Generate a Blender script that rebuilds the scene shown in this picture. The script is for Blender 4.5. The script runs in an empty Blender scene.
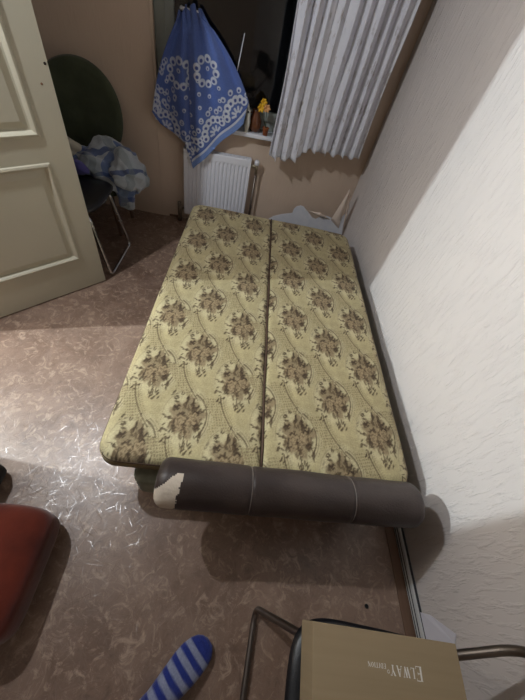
import bpy, bmesh, math, random
import numpy as np
from mathutils import Vector, Matrix, noise
random.seed(7); np.random.seed(7)
PI = math.pi
sc = bpy.context.scene
COL = sc.collection

# ------------------------------------------------------------------ helpers
def s2l(c):
    return tuple(((v/12.92) if v <= .04045 else ((v+.055)/1.055)**2.4) for v in c)
def rgb(r, g, b):                       # 0-255 sRGB to linear RGBA
    return (*s2l((r/255, g/255, b/255)), 1)

def newmat(name, color=(.5,.5,.5,1), rough=.6, metal=0, spec=.5, sheen=0):
    m = bpy.data.materials.new(name); m.use_nodes = True
    b = m.node_tree.nodes['Principled BSDF']
    b.inputs['Base Color'].default_value = color
    b.inputs['Roughness'].default_value = rough
    b.inputs['Metallic'].default_value = metal
    b.inputs['Specular IOR Level'].default_value = spec
    if sheen: b.inputs['Sheen Weight'].default_value = sheen
    return m
class NT:
    def __init__(s, m): s.m = m; s.t = m.node_tree; s.b = s.t.nodes['Principled BSDF']
    def n(s, typ, **k):
        nd = s.t.nodes.new(typ)
        for a, v in k.items(): setattr(nd, a, v)
        return nd
    def l(s, a, b): s.t.links.new(a, b)
    def math(s, op, a, b=None, c=None, clamp=False):
        nd = s.n('ShaderNodeMath', operation=op); nd.use_clamp = clamp
        for i, v in enumerate((a, b, c)):
            if v is None: continue
            if isinstance(v, (int, float)): nd.inputs[i].default_value = v
            else: s.l(v, nd.inputs[i])
        return nd.outputs[0]
    def coord(s): return s.n('ShaderNodeTexCoord').outputs['Object']
    def mapping(s, v, scale=(1,1,1), rot=(0,0,0), loc=(0,0,0)):
        nd = s.n('ShaderNodeMapping'); s.l(v, nd.inputs[0])
        nd.inputs['Scale'].default_value = scale; nd.inputs['Rotation'].default_value = rot
        nd.inputs['Location'].default_value = loc
        return nd.outputs[0]
    def noise(s, v, scale, detail=3, rough=.5, dist=0):
        nd = s.n('ShaderNodeTexNoise'); s.l(v, nd.inputs['Vector'])
        nd.inputs['Scale'].default_value = scale; nd.inputs['Detail'].default_value = detail
        nd.inputs['Roughness'].default_value = rough; nd.inputs['Distortion'].default_value = dist
        return nd.outputs[0]
    def ramp(s, v, stops):
        nd = s.n('ShaderNodeValToRGB'); s.l(v, nd.inputs[0]); e = nd.color_ramp.elements
        while len(e) < len(stops): e.new(.5)
        for i, (p, c) in enumerate(stops):
            e[i].position = p; e[i].color = c if len(c) == 4 else (*c, 1)
        return nd.outputs[0]
    def mix(s, f, a, b, mode='MIX'):
        nd = s.n('ShaderNodeMix', data_type='RGBA', blend_type=mode)
        if isinstance(f, (int, float)): nd.inputs[0].default_value = f
        else: s.l(f, nd.inputs[0])
        for i, v in ((6, a), (7, b)):
            if isinstance(v, tuple): nd.inputs[i].default_value = v
            else: s.l(v, nd.inputs[i])
        return nd.outputs[2]
    def bump(s, h, strength=.3, dist=.01, normal=None):
        nd = s.n('ShaderNodeBump'); s.l(h, nd.inputs['Height'])
        nd.inputs['Strength'].default_value = strength; nd.inputs['Distance'].default_value = dist
        if normal is not None: s.l(normal, nd.inputs['Normal'])
        s.l(nd.outputs[0], s.b.inputs['Normal']); return nd.outputs[0]
    def base(s, c): s.l(c, s.b.inputs['Base Color'])

def fabric(name, color, color2=None, rough=.9, scale=60, bump=.3, sheen=.2, nscale=6):
    m = newmat(name, color, rough, sheen=sheen, spec=.2); t = NT(m); v = t.coord()
    f = t.noise(v, nscale, 4)
    t.base(t.mix(t.ramp(f, [(.35, (0,0,0)), (.65, (1,1,1))]), color, color2 or tuple(x*.75 for x in color[:3])+(1,)))
    t.bump(t.noise(v, scale, 3), bump, .004)
    return m
def metal(name, color, rough):
    m = newmat(name, color, rough, 1); t = NT(m)
    n = t.noise(t.coord(), 25, 3)
    t.l(t.math('MULTIPLY_ADD', n, .2, rough-.08), t.b.inputs['Roughness'])
    return m
def attr_mat(name, rough=.85, scale=250, bump=.25, sheen=.1, spec=.25):
    m = newmat(name, rough=rough, sheen=sheen, spec=spec); t = NT(m)
    a = t.n('ShaderNodeAttribute'); a.attribute_name = 'pattern'
    v = t.coord(); n = t.noise(v, 180, 2)
    t.base(t.mix(.12, a.outputs['Color'], t.ramp(n, [(.3, (.0,.0,.0)), (.7, (1,1,1))]), 'OVERLAY'))
    t.bump(t.noise(v, scale, 2), bump, .002)
    return m

def link(name, me, mat=None, parent=None, smooth=True):
    o = bpy.data.objects.new(name, me); COL.objects.link(o)
    if mat is not None: me.materials.append(mat)
    if smooth and len(me.polygons):
        me.polygons.foreach_set('use_smooth', [True]*len(me.polygons))
    if parent is not None:
        o.parent = parent
    return o
def mesh(name, verts, faces, mat, parent=None, smooth=True):
    me = bpy.data.meshes.new(name); me.from_pydata([tuple(v) for v in verts], [], faces); me.update()
    return link(name, me, mat, parent, smooth)
def from_bm(name, bm, mat, parent=None, smooth=False):
    me = bpy.data.meshes.new(name); bm.normal_update(); bm.to_mesh(me); bm.free()
    return link(name, me, mat, parent, smooth)
def bmbox(bm, x0, x1, y0, y1, z0, z1, bevel=0, seg=2):
    r = bmesh.ops.create_cube(bm, size=1)
    vs = r['verts']
    for v in vs:
        v.co = Vector((x0+(v.co.x+.5)*(x1-x0), y0+(v.co.y+.5)*(y1-y0), z0+(v.co.z+.5)*(z1-z0)))
    if bevel:
        es = list({e for v in vs for e in v.link_edges})
        bmesh.ops.bevel(bm, geom=es, offset=bevel, segments=seg, affect='EDGES', profile=.5)
    return vs
def box(name, x0, x1, y0, y1, z0, z1, mat, parent=None, bevel=.003, seg=2, smooth=False):
    bm = bmesh.new(); bmbox(bm, x0, x1, y0, y1, z0, z1, bevel, seg)
    return from_bm(name, bm, mat, parent, smooth)
def smooth_path(pts, n=6):
    P = [Vector(p) for p in pts]; out = []
    for i in range(len(P)-1):
        p0 = P[max(i-1,0)]; p1 = P[i]; p2 = P[i+1]; p3 = P[min(i+2,len(P)-1)]
        for k in range(n):
            t = k/n
            out.append(.5*((2*p1)+(-p0+p2)*t+(2*p0-5*p1+4*p2-p3)*t*t+(-p0+3*p1-3*p2+p3)*t**3))
    out.append(P[-1]); return out
def round_path(pts, r=.04, n=6):
    """polyline with filleted corners"""
    P = [Vector(p) for p in pts]; out = [P[0]]
    for i in range(1, len(P)-1):
        a = (P[i-1]-P[i]); b = (P[i+1]-P[i]); rr = min(r, a.length*.45, b.length*.45)
        A = P[i]+a.normalized()*rr; B = P[i]+b.normalized()*rr
        for k in range(n+1):
            t = k/n; out.append(A*(1-t)**2+P[i]*2*t*(1-t)+B*t*t)
    out.append(P[-1]); return out
def tube_data(path, r, seg=12, caps=True):
    P = [Vector(p) for p in path]; n = len(P)
    R = r if hasattr(r, '__len__') else [r]*n
    t0 = (P[1]-P[0]).normalized(); up = Vector((0,0,1)) if abs(t0.z) < .9 else Vector((1,0,0))
    u = t0.cross(up).normalized(); V = []; F = []
    for i in range(n):
        t = (P[min(i+1,n-1)]-P[max(i-1,0)]).normalized()
        u = (u - t*u.dot(t)).normalized(); w = t.cross(u)
        for k in range(seg):
            a = 2*PI*k/seg; V.append(P[i]+(u*math.cos(a)+w*math.sin(a))*R[i])
    for i in range(n-1):
        for k in range(seg):
            F.append((i*seg+k, i*seg+(k+1)%seg, (i+1)*seg+(k+1)%seg, (i+1)*seg+k))
    if caps:
        F.append(tuple(range(seg))[::-1]); F.append(tuple((n-1)*seg+k for k in range(seg)))
    return V, F
def tube(name, path, r, mat, parent=None, seg=12):
    V, F = tube_data(path, r, seg); return mesh(name, V, F, mat, parent)
def lathe(name, prof, mat, parent=None, loc=(0,0,0), seg=32):
    V = []; F = []
    for (r, z) in prof:
        for k in range(seg):
            a = 2*PI*k/seg; V.append((loc[0]+r*math.cos(a), loc[1]+r*math.sin(a), loc[2]+z))
    for i in range(len(prof)-1):
        for k in range(seg):
            F.append((i*seg+k, i*seg+(k+1)%seg, (i+1)*seg+(k+1)%seg, (i+1)*seg+k))
    F.append(tuple(range(seg))[::-1]); F.append(tuple((len(prof)-1)*seg+k for k in range(seg)))
    return mesh(name, V, F, mat, parent)
def empty(name, loc=(0,0,0), rz=0):
    o = bpy.data.objects.new(name, None); COL.objects.link(o); o.location = loc; o.rotation_euler = (0,0,rz)
    o.empty_display_size = .1
    return o
def tag(o, label=None, cat=None, group=None, kind=None):
    if label: o['label'] = label
    if cat: o['category'] = cat
    if group: o['group'] = group
    if kind: o['kind'] = kind
    return o
def struct(o): o['kind'] = 'structure'; return o
def adopt(parent, *objs):              # parts built in world coordinates under an Empty away from the origin
    inv = (Matrix.Translation(parent.location) @ parent.rotation_euler.to_matrix().to_4x4()).inverted()
    for o in objs:
        if o.parent is None or o.parent == parent:
            o.parent = parent; o.data.transform(inv)
def set_attr(me, cols):
    a = me.color_attributes.new('pattern', 'FLOAT_COLOR', 'POINT')
    c = np.ones((len(me.vertices), 4), dtype=np.float32); c[:, :3] = cols
    a.data.foreach_set('color', c.ravel())
def fbm(x, y, z=0, s=1.0, o=3):
    return sum(noise.noise(Vector((x, y, z))*s*2**k)/2**k for k in range(o))

# ------------------------------------------------------------------ materials
def wall_mat(name, c1, c2, bump=.6):
    m = newmat(name, c1, .75, spec=.25); t = NT(m); v = t.coord()
    f = t.noise(v, 1.6, 4)
    t.base(t.mix(t.ramp(f, [(.35, (0,0,0)), (.7, (1,1,1))]), c1, c2))
    # embossed slanting strokes of the wallpaper
    a = t.noise(t.mapping(v, (48, 48, 9), (math.radians(-52), 0, 0)), 1.0, 3, .6, .4)
    b = t.noise(v, 22, 4, .6)
    h = t.math('MULTIPLY', t.ramp(a, [(.48, (0,0,0)), (.72, (1,1,1))]), t.ramp(b, [(.35, (.15,.15,.15)), (.7, (1,1,1))]))
    t.bump(h, bump, .012)
    return m
M_wallR = wall_mat('embossed_white_wallpaper', rgb(214,206,202), rgb(206,199,196), .55)
M_wallB = wall_mat('beige_wallpaper', rgb(208,188,170), rgb(198,178,160), .12)
M_plain = newmat('plain_plaster', rgb(132,128,122), .9)
M_plaster = newmat('bare_plaster', rgb(196,198,206), .9); 
t = NT(M_plaster); v = t.coord(); t.base(t.mix(t.noise(v, 18, 5), rgb(204,208,220), rgb(228,228,232))); t.bump(t.noise(v, 60, 4), .4, .004)

def floor_mat():
    m = newmat('marbled_linoleum', rough=.4, spec=.85); t = NT(m); v = t.coord()
    w = t.n('ShaderNodeTexNoise'); t.l(v, w.inputs['Vector']); w.inputs['Scale'].default_value = 7
    warp = t.n('ShaderNodeVectorMath', operation='MULTIPLY_ADD'); t.l(w.outputs['Color'], warp.inputs[0])
    warp.inputs[1].default_value = (.05,.05,0); t.l(v, warp.inputs[2]); wv = warp.outputs[0]
    a = t.noise(wv, 5, 5, .65, .8); b = t.noise(wv, 21, 5, .7, 1.2)
    c = t.mix(t.ramp(a, [(.3, (0,0,0)), (.7, (1,1,1))]), rgb(108,83,69), rgb(146,121,105))
    c = t.mix(t.ramp(b, [(.52, (0,0,0)), (.68, (.75,.75,.75))]), c, rgb(182,158,138))
    c = t.mix(t.ramp(b, [(.30, (.6,.6,.6)), (.42, (0,0,0))]), c, rgb(92,72,62))
    def flakes(scale, wd, ln, seed):
        vo = t.n('ShaderNodeTexVoronoi', feature='F1'); vo.inputs['Scale'].default_value = scale
        vo.voronoi_dimensions = '2D'
        mv = t.mapping(wv, (1,1,1), (0,0,seed), (seed*3.1, seed*1.7, 0)); t.l(mv, vo.inputs['Vector'])
        sub = t.n('ShaderNodeVectorMath', operation='SUBTRACT'); t.l(mv, sub.inputs[0]); t.l(vo.outputs['Position'], sub.inputs[1])
        sp = t.n('ShaderNodeSeparateXYZ'); t.l(sub.outputs[0], sp.inputs[0])
        rc = t.n('ShaderNodeSeparateColor'); t.l(vo.outputs['Color'], rc.inputs[0])
        ang = t.math('MULTIPLY', rc.outputs[0], PI)
        ca = t.math('COSINE', ang); sa = t.math('SINE', ang)
        al = t.math('ADD', t.math('MULTIPLY', sp.outputs[0], ca), t.math('MULTIPLY', sp.outputs[1], sa))
        pe = t.math('SUBTRACT', t.math('MULTIPLY', sp.outputs[1], ca), t.math('MULTIPLY', sp.outputs[0], sa))
        lw = t.math('SUBTRACT', 1, t.math('DIVIDE', t.math('ABSOLUTE', pe), wd), clamp=True)
        ll = t.math('SUBTRACT', 1.4, t.math('DIVIDE', t.math('ABSOLUTE', al), ln), clamp=True)
        f_ = t.math('MULTIPLY', lw, ll)
        ce = t.n('ShaderNodeVectorMath', operation='SUBTRACT'); t.l(vo.outputs['Color'], ce.inputs[0]); ce.inputs[1].default_value = (.5,.5,.5)
        ms = t.n('ShaderNodeVectorMath', operation='MULTIPLY'); t.l(ce.outputs[0], ms.inputs[0]); ms.inputs[1].default_value = (.27,.27,0)
        sc2 = t.n('ShaderNodeVectorMath', operation='SCALE'); t.l(ms.outputs[0], sc2.inputs[0]); t.l(f_, sc2.inputs['Scale'])
        tilts.append(sc2.outputs[0]); return f_
    f = None; tilts = []
    for sc_, wd, ln, sd in ((16, .0020, .030, .3), (24, .0015, .022, 1.9), (32, .0014, .016, 4.2), (14, .0017, .036, 6.1), (27, .0014, .020, 8.3), (20, .0014, .028, 11.1)):
        k = flakes(sc_, wd, ln, sd); f = k if f is None else t.math('MAXIMUM', f, k)
    c = t.mix(t.math('MULTIPLY', f, .15), c, rgb(212,200,188))
    t.base(c)
    big = t.noise(wv, 16, 4, .6)
    nb = t.bump(big, .22, .004)
    for tv in tilts:
        ad = t.n('ShaderNodeVectorMath', operation='ADD'); t.l(nb, ad.inputs[0]); t.l(tv, ad.inputs[1]); nb = ad.outputs[0]
    no = t.n('ShaderNodeVectorMath', operation='NORMALIZE'); t.l(nb, no.inputs[0]); t.l(no.outputs[0], t.b.inputs['Normal'])
    t.l(t.math('SUBTRACT', t.math('MULTIPLY_ADD', t.noise(wv, 9, 3), .2, .30), t.math('MULTIPLY', f, .20)), t.b.inputs['Roughness'])
    return m
M_floor = floor_mat()
M_door = newmat('cream_door_paint', rgb(186,180,160), .45)
t = NT(M_door); v = t.coord(); t.base(t.mix(t.noise(v, 3, 4), rgb(182,176,156), rgb(192,187,168))); t.bump(t.noise(v, 90, 3), .12, .002)
M_white = newmat('white_enamel', rgb(228,230,238), .35)
t = NT(M_white); t.bump(t.noise(t.coord(), 60, 2), .04, .002)
M_frame = newmat('window_frame_paint', rgb(150,156,150), .5)
t = NT(M_frame); t.base(t.mix(t.noise(t.coord(), 6, 4), rgb(140,147,140), rgb(160,165,160)))
M_skirt = newmat('grey_white_skirting', rgb(196,198,200), .5)
t = NT(M_skirt); t.base(t.mix(t.noise(t.coord(), 14, 4), rgb(184,186,188), rgb(206,207,208)))
M_groove = newmat('dark_groove', rgb(52,54,60), .7)
M_wood = newmat('brown_wood_strip', rgb(120,80,55), .5)
t = NT(M_wood); t.base(t.mix(t.noise(t.mapping(t.coord(), (40,3,3)), 1, 4), rgb(98,74,58), rgb(124,96,78)))
M_chrome = metal('chrome', (.62,.62,.62,1), .22)
M_dull = metal('worn_dark_steel', (.20,.17,.15,1), .38)
M_blackpad = newmat('black_vinyl', rgb(20,21,26), .38)
t = NT(M_blackpad); t.bump(t.noise(t.coord(), 260, 3), .25, .002)
M_card = newmat('cardboard', rgb(160,142,114), .85, spec=.2)
t = NT(M_card); v = t.coord(); t.base(t.mix(t.noise(t.mapping(v, (2,60,2)), 1, 3), rgb(150,133,105), rgb(166,148,120))); t.bump(t.noise(t.mapping(v, (3,120,3)), 1, 2), .15, .001)
M_ink = newmat('white_print', rgb(232,230,224), .8)
M_leather = newmat('dark_brown_leatherette', rgb(72,58,54), .42)
t = NT(M_leather); v = t.coord(); t.base(t.mix(t.ramp(t.noise(v, 7, 4), [(.3,(0,0,0)),(.7,(1,1,1))]), rgb(50,41,39), rgb(66,56,53)))
t.bump(t.noise(v, 160, 4), .35, .003)
M_foam = newmat('beige_foam', rgb(214,202,186), .95)
t = NT(M_foam); t.bump(t.noise(t.coord(), 70, 4), .6, .004)
M_thread = newmat('pale_seam_thread', rgb(120,110,104), .6)
M_base = fabric('grey_green_sofa_fabric', rgb(138,142,126), rgb(120,124,108), nscale=20)
M_red = fabric('red_brown_velour', rgb(104,40,25), rgb(76,26,16), sheen=.35, nscale=7, scale=40)
M_green = fabric('olive_green_upholstery', rgb(72,78,60), rgb(60,66,50), nscale=9, scale=80)
M_dark = fabric('black_cloth', rgb(22,22,26), rgb(12,12,14))
M_trouser = fabric('dark_trousers', rgb(34,36,46), rgb(22,24,32))
M_skin = newmat('skin', rgb(196,150,124), .5)
M_patt = attr_mat('printed_mattress_cloth', .75, 350, .3)
M_towel = attr_mat('terry_towel', .95, 300, .5, .3)
M_sock = attr_mat('knitted_sock', .95, 300, .5, .3)
M_pipe = newmat('dark_brown_piping', rgb(74,54,40), .8)
M_curt = newmat('white_curtain_cloth', rgb(208,206,212), .9, spec=.15)
t = NT(M_curt); v = t.coord(); sp = t.n('ShaderNodeSeparateXYZ'); t.l(v, sp.inputs[0])
low = t.math('MULTIPLY_ADD', sp.outputs[2], -5.0, 5.0, clamp=True)
st = t.math('MULTIPLY', t.ramp(t.noise(t.mapping(v, (1,1,.45)), 22, 5, .7), [(.55,(0,0,0)),(.72,(1,1,1))]), low)
t.base(t.mix(t.math('MULTIPLY', st, .75), t.mix(t.noise(v, 5, 3), rgb(222,222,230), rgb(204,206,214)), rgb(120,104,90)))
t.b.inputs['Subsurface Weight'].default_value = 0
M_glass = newmat('window_glass', rgb(235,240,240), .03); NT(M_glass).b.inputs['Transmission Weight'].default_value = 1
M_night = newmat('night_wall_outside', rgb(26,30,36), .9)
def plaid():
    m = newmat('blue_white_plaid_fleece', rough=.95, sheen=.5, spec=.1); t = NT(m); v = t.coord()
    w = t.n('ShaderNodeTexNoise'); t.l(v, w.inputs['Vector']); w.inputs['Scale'].default_value = 6
    ad = t.n('ShaderNodeVectorMath', operation='MULTIPLY_ADD'); t.l(w.outputs['Color'], ad.inputs[0]); ad.inputs[1].default_value = (.16,.16,.16)
    t.l(t.mapping(v, (1,1,1), (.5,.3,.7)), ad.inputs[2]); sp = t.n('ShaderNodeSeparateXYZ'); t.l(ad.outputs[0], sp.inputs[0])
    def band(o, per, wd, ph=0):
        f = t.math('FRACT', t.math('MULTIPLY_ADD', o, 1/per, ph)); return t.math('LESS_THAN', f, wd)
    c = rgb(170,178,186)
    c = t.mix(t.math('MULTIPLY', band(sp.outputs[0], .17, .3), .8), c, rgb(78,104,156))
    c = t.mix(t.math('MULTIPLY', band(sp.outputs[2], .15, .22, .4), .8), c, rgb(52,72,124))
    c = t.mix(t.math('MULTIPLY', band(sp.outputs[1], .16, .3, .2), .5), c, rgb(120,132,136))
    t.base(c); t.bump(t.noise(v, 120, 4), .7, .006); return m
M_plaid = plaid()

# ------------------------------------------------------------------ camera
CAMH = 1.5
cam = bpy.data.cameras.new('camera'); co = bpy.data.objects.new('camera', cam); COL.objects.link(co)
Mx = Matrix(((0.98135904, -0.14922428, -0.12110553), (0.03966102, 0.77384474, -0.63213236), (0.18804638, 0.61554563, 0.76533792)))
co.matrix_world = Matrix.Translation((0, 0, CAMH)) @ Mx.to_4x4()
cam.sensor_fit = 'VERTICAL'; cam.sensor_height = 36; cam.lens = 299.344/700*36; cam.clip_start = .02
sc.camera = co

# ------------------------------------------------------------------ room shell
# the window wall runs 8 degrees off square; its things are built straight and then turned with it
TURN = Matrix.Translation((-.6, 2.66, 0)) @ Matrix.Rotation(math.radians(8), 4, 'Z') @ Matrix.Translation((.6, -2.66, 0))
def turn(*objs):
    for o in objs:
        if o.type == 'MESH' and o.parent is None: o.data.transform(TURN)
        else:
            m = TURN @ o.matrix_basis
            o.location = m.to_translation(); o.rotation_euler = m.to_euler()
XR, YB, XL, YF, ZC = .935, 2.66, -3.3, -1.6, 2.55
XD, DY0, DY1, DZ = -1.47, .480, 1.03, 2.05              # left wall with its doorway
struct(box('floor', XL-.1, XR+.1, YF-.1, YB+.3, -.1, 0, M_floor, bevel=0))
struct(box('ceiling', XL-.1, XR+.1, YF-.1, YB+.3, ZC, ZC+.1, M_plain, bevel=0))
struct(box('wall_right', XR, XR+.12, YF-.1, YB+.3, 0, ZC, M_wallR, bevel=0))
struct(box('wall_left', XL-.12, XL, YF-.1, YB+.3, 0, ZC, M_wallB, bevel=0))
struct(box('wall_front', XL, XR, YF-.12, YF, 0, ZC, M_wallB, bevel=0))
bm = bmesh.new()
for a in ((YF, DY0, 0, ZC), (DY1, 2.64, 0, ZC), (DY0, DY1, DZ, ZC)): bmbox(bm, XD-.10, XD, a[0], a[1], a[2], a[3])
struct(from_bm('wall_left_inner', bm, newmat('bounce_cutting_brown', rgb(112,96,84), .8)))  # out of view; dark brown made up to cut lamp light bouncing off it
# back wall with the window opening
WX0, WX1, WZ0, WZ1 = -.725, .82, .735, 2.15
bm = bmesh.new()
for a in ((-.742, WX0, 0, ZC), (WX1, 1.1, 0, ZC), (WX0, WX1, 0, WZ0), (WX0, WX1, WZ1, ZC)):
    bmbox(bm, a[0], a[1], YB, YB+.3, a[2], a[3])
wall_back = struct(from_bm('wall_back', bm, M_wallB))
struct(box('wall_back_left', XL, -.742, 2.64, 2.95, 0, ZC, M_wallB, bevel=0))
# wallpaper seam
# window: frame, two sashes, glass, sill
win = empty('window_1', (0, 2.74, WZ0)); struct(win)
bm = bmesh.new()
def ring(bm, x0, x1, z0, z1, w, y0, y1):
    for a in ((x0, x0+w, z0, z1), (x1-w, x1, z0, z1), (x0+w, x1-w, z0, z0+w), (x0+w, x1-w, z1-w, z1)):
        bmbox(bm, a[0], a[1], y0, y1, a[2], a[3], .003, 1)
ring(bm, WX0, WX1, WZ0+.03, WZ1, .08, 2.72, 2.79)
bmbox(bm, .30, .38, 2.72, 2.79, WZ0+.03, WZ1, .003, 1)
f = from_bm('window_frame', bm, M_frame); adopt(win, f)
bm = bmesh.new(); ring(bm, WX0+.065, .315, WZ0+.095, WZ1-.065, .055, 2.70, 2.75)
f = from_bm('window_sash', bm, M_frame); adopt(win, f)
bm = bmesh.new(); ring(bm, .365, WX1-.065, WZ0+.095, WZ1-.065, .055, 2.70, 2.75)
f = from_bm('window_sash', bm, M_frame); adopt(win, f)
for a, b in ((WX0+.11, .27), (.41, WX1-.11)):
    adopt(win, box('pane', a, b, 2.722, 2.728, WZ0+.14, WZ1-.11, M_glass, bevel=0))
# handle on the left sash from which the towel hangs
V, F = tube_data(round_path([(-.56, 2.70, 1.30), (-.56, 2.655, 1.30), (-.54, 2.645, 1.30), (-.45, 2.645, 1.30)], .02), .009)
adopt(win, mesh('window_handle', V, F, M_white))
sill = box('window_sill', WX0-.02, WX1+.02, 2.60, 2.735, WZ0, WZ0+.028, M_white, bevel=.006); adopt(win, sill)
struct(box('wall_outside', -2.5, 2.5, 4.2, 4.3, -.1, 3.2, M_night, bevel=0))

# torn wallpaper: bare plaster patch and curled flaps, in the plane of the back wall
patch = [(.05,.02),(.10,.10),(.21,.10),(.219,.115),(.256,.150),(.33,.185),(.416,.213),(.420,.250),(.435,.275),(.47,.293),(.50,.288),(.522,.272),(.567,.238),(.60,.21),(.638,.203),(.66,.225),(.682,.240),(.72,.25),(.748,.248),(.78,.240),(.814,.223),(.85,.26),(.875,.30),(.90,.26),(.925,.12),(.93,.02)]
def poly_slab(name, pts, y, th, mat, parent):
    n = len(pts); V = [(x, y, z) for x, z in pts]+[(x, y+th, z) for x, z in pts]
    F = [tuple(range(n)), tuple(range(n, 2*n))[::-1]]+[(i, i+n, (i+1)%n+n, (i+1)%n) for i in range(n)]
    return mesh(name, V, F, mat, parent, False)
pp = poly_slab('bare_plaster_patch', [(x-.012, z+.04 if z > .03 else z) for x, z in patch], YB-.0015, .0016, M_plaster, wall_back)
pp['label'] = 'bare grey plaster where the wallpaper is torn off'
M_paperback = newmat('wallpaper_back', rgb(226,210,196), .85)
def flap(pts, curl, name='torn_wallpaper_flap'):
    V = []; F = []; n = 10
    (ax, az), (bx, bz), (cx, cz) = pts                         # tip c folds out from base a-b
    for i in range(n+1):
        s = i/n
        for j in range(n+1):
            r = j/n
            bxs, bzs = ax+(bx-ax)*r, az+(bz-az)*r
            x = bxs+(cx-bxs)*s; z = bzs+(cz-bzs)*s
            V.append((x, YB-.003-curl*math.sin(s*PI*.6)*(.4+.6*math.sin(r*PI)), z))
    for i in range(n):
        for j in range(n): F.append((i*(n+1)+j, i*(n+1)+j+1, (i+1)*(n+1)+j+1, (i+1)*(n+1)+j))
    o = mesh(name, V, F, M_paperback, wall_back); s = o.modifiers.new('s', 'SOLIDIFY'); s.thickness = .0015; return o
flap([(.76,.265), (.86,.20), (.810,.555)], .05)
flap([(.875,.40), (.905,.17), (.822,.54)], .03)
flap([(.51,.302), (.77,.262), (.64,.318)], .05)

# right wall skirting with cable grooves, wood strip on floor, left-over fittings
sk = struct(box('baseboard_right', XR-.022, XR, YF, YB, 0, .05, M_skirt, bevel=.003))
for z0 in (.012, .030):
    box('groove', XR-.0235, XR-.021, YF, YB, z0, z0+.0045, M_groove, sk, bevel=0)
box('groove', XR-.014, XR-.004, YF, YB, .0495, .0512, M_groove, sk, bevel=0)
struct(box('trim_1', .868, XR-.022, YF, YB, 0, .006, M_wood, bevel=.002))
struct(box('baseboard_back', XL, -.61, YB-.012, YB, 0, .02, M_wood, bevel=.002))

# ------------------------------------------------------------------ open door
hd = Vector((-.886, 1.641, 0)); dd = Vector((-.668, -.744, 0)).normalized()
door = empty('door_1', (hd.x, hd.y, .008)); struct(door)
door.rotation_euler = (0, 0, math.atan2(dd.y, dd.x))
# local x runs from the free edge to the hinge; the face towards the camera is +y
def door_leaf():
    W, H, T = .8, 2.02, .04
    xs = [0, .112, .688, W]; zs = [0, .213, .757, .862, 1.86, H]
    panels = {(1, 1), (1, 3)}
    V = []; F = []
    def q(p): i = len(V); V.extend(p); F.append((i, i+1, i+2, i+3))
    for side in (0, 1):
        y = 0 if side == 0 else -T; sg = 1 if side == 0 else -1
        for i in range(3):
            for j in range(5):
                x0, x1, z0, z1 = xs[i], xs[i+1], zs[j], zs[j+1]
                if (i, j) not in panels:
                    q([(x0,y,z0),(x1,y,z0),(x1,y,z1),(x0,y,z1)])
                else:
                    prof = [(0,0), (.004,.006), (.013,.008), (.020,.001), (.026,-.010), (.034,-.012), (.060,-.003), (.064,-.003)]
                    for (a, da), (b, db) in zip(prof, prof[1:]):
                        A = [(x0+a,z0+a),(x1-a,z0+a),(x1-a,z1-a),(x0+a,z1-a)]; B = [(x0+b,z0+b),(x1-b,z0+b),(x1-b,z1-b),(x0+b,z1-b)]
                        for k in range(4):
                            k2 = (k+1)%4
                            q([(A[k][0],y+sg*da,A[k][1]),(A[k2][0],y+sg*da,A[k2][1]),(B[k2][0],y+sg*db,B[k2][1]),(B[k][0],y+sg*db,B[k][1])])
                    a = prof[-1][0]; d = prof[-1][1]
                    q([(x0+a,y+sg*d,z0+a),(x1-a,y+sg*d,z0+a),(x1-a,y+sg*d,z1-a),(x0+a,y+sg*d,z1-a)])
    for x in (0, W): q([(x,0,0),(x,-T,0),(x,-T,H),(x,0,H)])
    for z in (0, H): q([(0,0,z),(W,0,z),(W,-T,z),(0,-T,z)])
    bm = bmesh.new(); vs = [bm.verts.new(v) for v in V]
    for f in F: bm.faces.new([vs[k] for k in f])
    bmesh.ops.remove_doubles(bm, verts=bm.verts, dist=1e-5); bmesh.ops.recalc_face_normals(bm, faces=bm.faces)
    return bm
from_bm('door_leaf', door_leaf(), M_door, door)
M_hole = newmat('screw_hole', rgb(36,26,20), .9); M_screw = newmat('rusty_screw', rgb(120,84,60), .7)
for (s, z, r, m, nm) in ((.011, 1.112, .0055, M_hole, 'screw_hole'), (.045, 1.048, .0045, M_screw, 'screw')):
    V, F = tube_data([(s, -.001, z), (s, .0008, z)], r); mesh(nm, V, F, m, door)
for z in (.25, 1.75):
    V, F = tube_data([(.803, -.045, z-.04), (.803, -.045, z+.04)], .008); mesh('hinge', V, F, M_dull, door)

# ------------------------------------------------------------------ sofa bed
sofa = empty('sofa_bed', (.22, 1.25, 0))
tag(sofa, 'unfolded sofa bed with beige floral mattress and dark leatherette bolster', 'sofa bed')
MX0, MXS, MX1, MY0, MY1, MZ0, MZ1 = -.403, .2, .828, .354, 2.285, .255, .36

CREAM = np.array(s2l((178/255,164/255,124/255))); PALE = np.array(s2l((202/255,190/255,154/255)))
DK = np.array(s2l((62/255,46/255,30/255))); BR = np.array(s2l((92/255,74/255,52/255))); TAN = np.array(s2l((128/255,106/255,78/255)))
LT = np.array(s2l((158/255,138/255,106/255))); HAT = np.array(s2l((150/255,134/255,96/255)))
def sm(d, w): return np.clip(.5-d/w, 0, 1)
rs = random.Random(11)
leaves = []
def sprig(x, y, n, sx, sy, a0, a1):
    for k in range(n):
        leaves.append((x+rs.uniform(-sx, sx), y+rs.uniform(-sy, sy), rs.uniform(a0, a1), rs.uniform(.005,.0095), rs.uniform(.0022,.0036)))
sprig(.035, -.098, 11, .030, .016, .5, 1.5); sprig(.010, -.088, 5, .016, .010, 1.0, 2.0)
sprig(-.078, -.030, 9, .012, .030, -.5, .6); sprig(-.060, -.075, 7, .016, .014, .2, 1.2)
sprig(-.060, .050, 6, .014, .016, -1.2, .2); sprig(.055, -.055, 7, .012, .02, 1.2, 2.4)
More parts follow.
